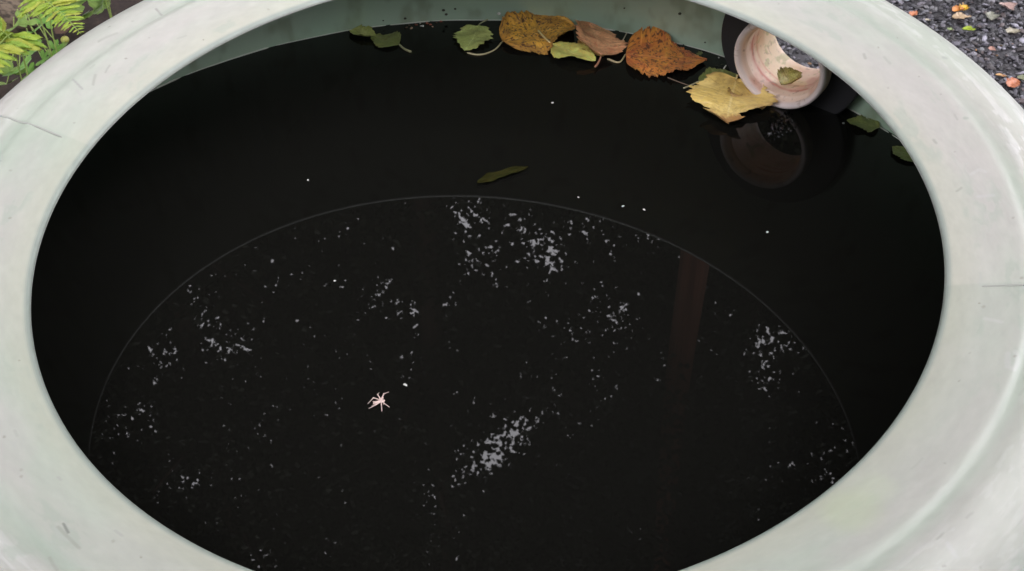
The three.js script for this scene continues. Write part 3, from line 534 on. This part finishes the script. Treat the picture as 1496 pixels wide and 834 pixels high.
function rock(label, px, py, h, s, seed, c) {
  const g = new THREE.IcosahedronGeometry(1, 4), p = g.getAttribute('position');
  for (let i = 0; i < p.count; i++) { const x = p.getX(i), y = p.getY(i), z = p.getZ(i), k = 0.75 + 0.4 * fbm(x * 1.4 + 9, y * 1.4 + z * 1.7 + 9, seed) + 0.12 * fbm(x * 6 + 20, y * 6 + z * 5 + 20, seed + 2); p.setXYZ(i, x * k, y * k, z * k); }
  const gm = mergeVertices(g.deleteAttribute('normal').deleteAttribute('uv')); gm.computeVertexNormals();
  const q = gm.getAttribute('position'), uv = []; for (let i = 0; i < q.count; i++) uv.push(q.getX(i), q.getZ(i) + q.getY(i)); gm.setAttribute('uv', new THREE.Float32BufferAttribute(uv, 2));
  const t = texture(256, 256, (u, v) => mix3(c, c.map(k => k * 0.35), smooth(0.35, 0.7, fbm(u * 10, v * 10, seed, 10))));
  const m = mesh('rock', gm, std(null, 0.85, { map: t, bumpMap: t, bumpScale: 0.004 })); m.position.copy(at(px, py, h)); m.scale.set(s, s * 0.7, s * 0.8); m.rotation.y = seed; return tag(m, label, 'rock');
}
rock('brown mossy rock at the top left corner behind the ferns', 8, 12, GROUND + 0.06, 0.07, 3, [0.16, 0.12, 0.085]);
rock('smaller grey-brown rock at the top edge right of the mossy rock', 36, -8, GROUND + 0.05, 0.045, 4, [0.13, 0.105, 0.085]);
{ // leaf litter and crumbs of earth between the plants
  const r = rng(88), cnt = 2600, im = new THREE.InstancedMesh(chipGeos[1], std([1, 1, 1], 0.9), cnt), M = new THREE.Matrix4(), q = new THREE.Quaternion(), col = new THREE.Color();
  im.name = 'leaf_litter'; im.userData.kind = 'stuff'; im.userData.label = 'dark leaf litter on the soil at the top left'; im.castShadow = im.receiveShadow = true;
  for (let k = 0; k < cnt; k++) { const x = -2.1 + r() * 1.7, z = -2.2 + r() * 1.9, s = 0.003 + 0.008 * r() * r(); q.setFromEuler(new THREE.Euler(r() * 3, r() * 6, r() * 3)); M.compose(V(x, GROUND + 0.03 + r() * 0.012, z), q, V(s, s * 0.35, s * 0.6)); im.setMatrixAt(k, M); const b = 0.025 + 0.06 * r() * r(); col.setRGB(b * 1.25, b * 0.85, b * 0.7); im.setColorAt(k, col); }
  scene.add(im);
  const n2 = 900, bits = new THREE.InstancedMesh(leafBlade(1, 0.6, { curl: 0.6, ragged: 0.5, seed: 8 }), std([1, 1, 1], 0.7), n2);
  bits.name = 'leaf_litter_001'; bits.userData.kind = 'stuff'; bits.userData.label = 'brown and orange leaf crumbs scattered over the gravel'; bits.castShadow = bits.receiveShadow = true;
  for (let k = 0; k < n2; k++) { const x = 0.1 + r() * 1.5, z = -2.3 + r() * 2.4, s = 0.004 + 0.009 * r() * r(); if (Math.hypot(x, z) < 0.48) { M.makeScale(0, 0, 0); } else { q.setFromEuler(new THREE.Euler((r() - 0.5) * 1.2, r() * 6.3, (r() - 0.5) * 1.2)); M.compose(V(x, GROUND + 0.011 + r() * 0.004, z), q, V(s, s, s)); } bits.setMatrixAt(k, M); const t = r(), b = 0.3 + 0.7 * r(); col.setRGB(b * (0.35 + 0.3 * t * t), b * (0.22 + 0.12 * t), b * (0.12 + 0.05 * r())); bits.setColorAt(k, col); }
  scene.add(bits);
}

// ------------------------------------------------------------------ trees: seen as dark foliage mirrored in the water, and they close off most of the sky
const leafQuad = (l, w) => { const g = new THREE.BufferGeometry(); g.setAttribute('position', new THREE.Float32BufferAttribute([0, 0, 0, l * 0.35, 0.06 * l, w / 2, l, 0, 0, l * 0.35, 0.06 * l, -w / 2, l * 0.72, 0.05 * l, w * 0.32, l * 0.72, 0.05 * l, -w * 0.32], 3)); g.setAttribute('uv', new THREE.Float32BufferAttribute([0, 0, 0, 0, 0, 0, 0, 0, 0, 0, 0, 0], 2)); g.setIndex([0, 1, 3, 1, 4, 3, 3, 4, 5, 4, 2, 5]); g.computeVertexNormals(); return g; };
function cluster(seed, n, l, spread) { const r = rng(seed), gs = []; for (let k = 0; k < n; k++) gs.push(leafQuad(l * (0.75 + 0.5 * r()), l * 0.72).applyMatrix4(new THREE.Matrix4().makeRotationFromEuler(new THREE.Euler(r() * 6.3, r() * 6.3, r() * 6.3))).translate((r() - 0.5) * spread, (r() - 0.5) * spread, (r() - 0.5) * spread)); return mergeGeometries(gs); }
const fineC = [cluster(1, 13, 0.064, 0.24), cluster(2, 13, 0.064, 0.24)], coarseC = [cluster(3, 8, 0.26, 0.6), cluster(4, 8, 0.26, 0.6)];
const crownMats = [std([0.035, 0.05, 0.016], 0.6), std([0.028, 0.042, 0.014], 0.6), std([0.045, 0.055, 0.018], 0.6)];
const barkTex = texture(256, 512, (u, v) => { const n = fbm(u * 14, v * 4, 121, 14), m = fbm(u * 40, v * 18, 122, 40, 3); return mix3([0.05, 0.03, 0.022], [0.17, 0.1, 0.075], n * m * 1.9); });
barkTex.repeat.set(1, 6);
const redBark = std([2.6, 1.75, 1.45], 0.9, { map: barkTex, bumpMap: barkTex, bumpScale: 0.02 });
const bark = std(null, 0.9, { map: barkTex, bumpMap: barkTex, bumpScale: 0.02 });
// thin places of the foliage, where the sky shows through
const FRONT = -6.6, pockets = [];
for (const [px, py, rp] of [[690, 350, 40], [725, 390, 26], [684, 300, 18], [780, 338, 26], [806, 390, 26], [553, 435, 30], [628, 460, 32], [818, 475, 32], [895, 455, 38], [952, 375, 18], [1120, 518, 46], [1100, 597, 34], [338, 505, 36], [283, 462, 28], [238, 520, 36], [228, 592, 32], [176, 628, 18], [735, 650, 40], [762, 618, 26], [700, 690, 34], [616, 720, 24], [270, 700, 44], [1230, 655, 40], [912, 622, 30], [990, 620, 22], [922, 682, 24], [480, 790, 24], [575, 812, 20], [390, 632, 22], [500, 332, 26], [400, 400, 20], [1100, 742, 34], [1040, 392, 20], [270, 415, 24]]) {
  const p = at(px, py, WATER), d = p.clone().sub(CAM).normalize(), L0 = p.distanceTo(CAM); d.y = -d.y; const t = (FRONT - p.z) / d.z;
  pockets.push({ c: p.addScaledVector(d, t), r: rp * (L0 + t) / F * 1.15 });
}
for (const [px, py, rp] of [[684, 299, 9], [780, 338, 10], [806, 391, 11], [690, 352, 8], [628, 458, 22], [640, 450, 16], [813, 473, 12], [893, 453, 9], [176, 628, 8], [552, 440, 8], [336, 503, 9], [740, 648, 8], [728, 664, 8], [952, 375, 5], [1095, 520, 6], [1132, 508, 6], [283, 462, 6], [232, 590, 6], [480, 790, 8]]) {
  const p = at(px, py, WATER), d = p.clone().sub(CAM).normalize(), L0 = p.distanceTo(CAM); d.y = -d.y; const t = (FRONT - p.z) / d.z;
  pockets.push({ c: p.addScaledVector(d, t), r: rp * (L0 + t) / F + 0.02, open: true });
}
function treeTrunk(t, h, r0, lean, seed, limbs = 7, from = 0.25, skin = bark) {
  const r = rng(seed), pts = []; for (let k = 0; k <= 6; k++) pts.push(V(lean[0] * k / 6 + (r() - 0.5) * 0.12, h * k / 6 - 0.1, lean[1] * k / 6 + (r() - 0.5) * 0.12));
  mesh('trunk', tube(pts, r0, r0 * 0.25, 40, 14), skin, t);
  for (let k = 0; k < limbs; k++) { const y = h * lerp(from, 0.92, k / limbs), f = y / h, a = r() * 6.3, l = lerp(1.8, 0.6, f), o = V(lean[0] * f, y, lean[1] * f); mesh('limb', tube([o, o.clone().add(V(Math.cos(a) * l * 0.5, 0.3, Math.sin(a) * l * 0.25)), o.clone().add(V(Math.cos(a) * l, 0.7, Math.sin(a) * l * 0.35))], r0 * 0.3 * (1 - f * 0.6), 0.012, 14, 7), bark, t); }
}
const GT = 'trees around the tank, seen only mirrored in its water';
function frontTree(label, x, z, h, cx, half, seed, count, trunkX) {
  const t = thing('leafy_tree', label, 'tree', V(trunkX ?? x, GROUND, z), GT), r = rng(seed);
  treeTrunk(t, h * 0.96, 0.17, [cx - (trunkX ?? x), 0], seed);
  const M = new THREE.Matrix4(), q = new THREE.Quaternion(), list = [];
  while (list.length < count) {
    const fy = r(), y = lerp(0.6, h, fy), w = half * Math.pow(Math.sin(Math.PI * clamp(0.12 + 0.8 * fy)), 0.5), wx = cx + (r() * 2 - 1) * w, dz = (r() + r() - 1) * 0.3, p = V(wx, GROUND + y, z + dz);
    const thick = fbm(p.x * 1.3 + 50, p.y * 1.3 + 50, 131); if (thick < 0.36 && r() < 0.4) continue;
    let skip = false; for (const k of pockets) { const e = k.open ? Math.max(Math.abs(p.x - k.c.x) / k.r, Math.abs(p.y - k.c.y) / (k.r + 0.09)) : Math.hypot(p.x - k.c.x, (p.y - k.c.y) * 0.8, (p.z - k.c.z) * 0.35) / k.r; if (e < 1 && (k.open || r() < 0.76 - 0.3 * e * e)) { skip = true; break; } }
    if (skip) { if (r() < 0.5) count--; continue; }
    list.push(p);
  }
  fineC.forEach((g, gi) => {
    const part = list.filter((_, i) => i % 2 === gi), im = new THREE.InstancedMesh(g, crownMats[(seed + gi) % 3], part.length); im.name = 'crown'; im.castShadow = im.receiveShadow = true; im.userData.kind = 'stuff';
    part.forEach((p, i) => { q.setFromEuler(new THREE.Euler(r() * 6.3, r() * 6.3, r() * 6.3)); const s = 0.8 + 0.5 * r(); M.compose(p.clone().sub(t.position), q, V(s, s, s)); im.setMatrixAt(i, M); }); t.add(im);
  });
}
const TL = 'tall dark leafy tree beyond the tank, seen only as mirrored foliage in the water';
frontTree(TL, -5.2, -6.6, 13.2, -5.0, 2.3, 201, 10800);
frontTree(TL, -3.0, -6.6, 13.8, -2.7, 2.1, 202, 10800);
frontTree(TL, -0.8, -6.6, 14.2, -0.6, 2.1, 203, 10800);
frontTree(TL, 2.6, -6.6, 13.6, 1.5, 2.1, 204, 10800);
frontTree(TL, 4.6, -6.6, 14.0, 3.6, 2.1, 205, 10800);
{ // the bare trunk mirrored as a dull brown band right of the middle
  const p = at(1000, 480, WATER), d = p.clone().sub(CAM); d.y = -d.y; p.addScaledVector(d, (-5.7 - p.z) / d.z);
  const t = thing('bare_trunk_tree', 'tree whose brown trunk is mirrored as a dull band right of the water middle', 'tree', V(p.x - 0.3, GROUND, -5.7));
  treeTrunk(t, 14, 0.15, [0.75, 0], 301, 3, 0.8, redBark);
  const r = rng(302), n = 2400, im = new THREE.InstancedMesh(fineC[0], crownMats[1], n), M = new THREE.Matrix4(), q = new THREE.Quaternion();
  im.name = 'crown'; im.castShadow = im.receiveShadow = true; im.userData.kind = 'stuff';
  for (let i = 0; i < n; i++) { const f = Math.pow(r(), 0.85), w = 0.35 + 0.5 * Math.sin(Math.PI * f), a = r() * 6.3; q.setFromEuler(new THREE.Euler(r() * 6.3, r() * 6.3, r() * 6.3)); M.compose(V(0.4 + Math.cos(a) * w, 6.2 + f * 8.3, Math.sin(a) * w), q, V(1, 1, 1)); im.setMatrixAt(i, M); }
  t.add(im);
}
function sideTree(label, x, z, h, R, seed, count) {
  const t = thing('added_dense_tree', label, 'tree', V(x, GROUND, z), GT), r = rng(seed); treeTrunk(t, h * 0.95, 0.2, [0.2, 0.1], seed, 5);
  const M = new THREE.Matrix4(), q = new THREE.Quaternion();
  coarseC.forEach((g, gi) => {
    const im = new THREE.InstancedMesh(g, crownMats[(seed + gi) % 3], count >> 1); im.name = 'crown'; im.castShadow = im.receiveShadow = true; im.userData.kind = 'stuff';
    for (let i = 0; i < count >> 1; i++) { const f = Math.pow(r(), 0.8), w = R * Math.pow(Math.sin(Math.PI * clamp(0.16 + 0.78 * f)), 0.6), a = r() * 6.3, k = Math.sqrt(r()); q.setFromEuler(new THREE.Euler(r() * 6.3, r() * 6.3, r() * 6.3)); const s = 0.8 + 0.5 * r(); M.compose(V(Math.cos(a) * w * k, 0.3 + f * h, Math.sin(a) * w * k), q, V(s, s, s)); im.setMatrixAt(i, M); } t.add(im);
  });
}
{ // an unseen spreading crown, added to block light from the zenith
  const t = thing('added_spreading_tree', 'added spreading tree whose crown blocks light from above the tank, outside the picture', 'tree', V(-4.6, GROUND, -1.4), GT), r = rng(501), n = 4200;
  mesh('trunk', tube([V(0, -0.1, 0), V(0.1, 3, 0.1), V(0.5, 6, 0.3), V(1.6, 8.2, 0.5)], 0.26, 0.12, 30, 14), bark, t);
  for (const [x, z] of [[3, -1.6], [6, 0.6], [3.4, 3], [7.6, 2.4], [6.6, -1.4]]) mesh('limb', tube([V(1.0, 7.2, 0.4), V(x * 0.6, 8.6, z * 0.5), V(x, 9.1, z)], 0.09, 0.02, 20, 8), bark, t);
  const M = new THREE.Matrix4(), q = new THREE.Quaternion(), im = new THREE.InstancedMesh(coarseC[0], crownMats[0], n); im.name = 'crown'; im.castShadow = im.receiveShadow = true; im.userData.kind = 'stuff';
  for (let i = 0; i < n; i++) { const a = r() * 6.3, k = Math.sqrt(r()), y = (r() + r() - 1) * 1.3 * Math.sqrt(1 - k * k * 0.8); q.setFromEuler(new THREE.Euler(r() * 6.3, r() * 6.3, r() * 6.3)); M.compose(V(4.4 + Math.cos(a) * 5 * k, 9.3 + y, 1.0 + Math.sin(a) * 3.6 * k), q, V(1, 1, 1)); im.setMatrixAt(i, M); }
  t.add(im);
}
{ // an unseen bush added behind the camera to darken the near rim
  const t = thing('added_shade_bush', 'broad dark bush added behind the camera to shade the near rim, outside the picture', 'bush', V(0.15, GROUND, 1.1), GT), r = rng(601), n = 7000;
  for (const x of [-0.9, -0.3, 0.35, 0.95]) mesh('stem', tube([V(x * 0.4, -0.05, 0), V(x * 0.8, 0.4, 0.05), V(x, 0.75, 0)], 0.03, 0.012, 14, 8), bark, t);
  const M = new THREE.Matrix4(), q = new THREE.Quaternion(), im = new THREE.InstancedMesh(fineC[1], crownMats[0], n); im.name = 'foliage'; im.castShadow = im.receiveShadow = true; im.userData.kind = 'stuff';
  for (let i = 0; i < n; i++) { const a = r() * 6.3, k = Math.sqrt(r()), f = r(), w = Math.pow(Math.sin(Math.PI * clamp(0.2 + 0.72 * f)), 0.5); q.setFromEuler(new THREE.Euler(r() * 6.3, r() * 6.3, r() * 6.3)); M.compose(V(Math.cos(a) * 1.9 * k * w, 0.08 + 1.05 * f, Math.sin(a) * 0.38 * k * w), q, V(1, 1, 1)); im.setMatrixAt(i, M); }
  t.add(im);
}
const SL = 'dense dark tree added around the tank to block the sky, outside the picture';
[[-7.4, -3.2, 11.5], [-7.8, 0.6, 11], [8.0, 1.2, 11]].forEach(([x, z, h], k) => sideTree(SL, x, z, h, 2.5, 401 + k, 3000));  // unseen trees added at the sides to close off the sky

renderer.render(scene, camera);
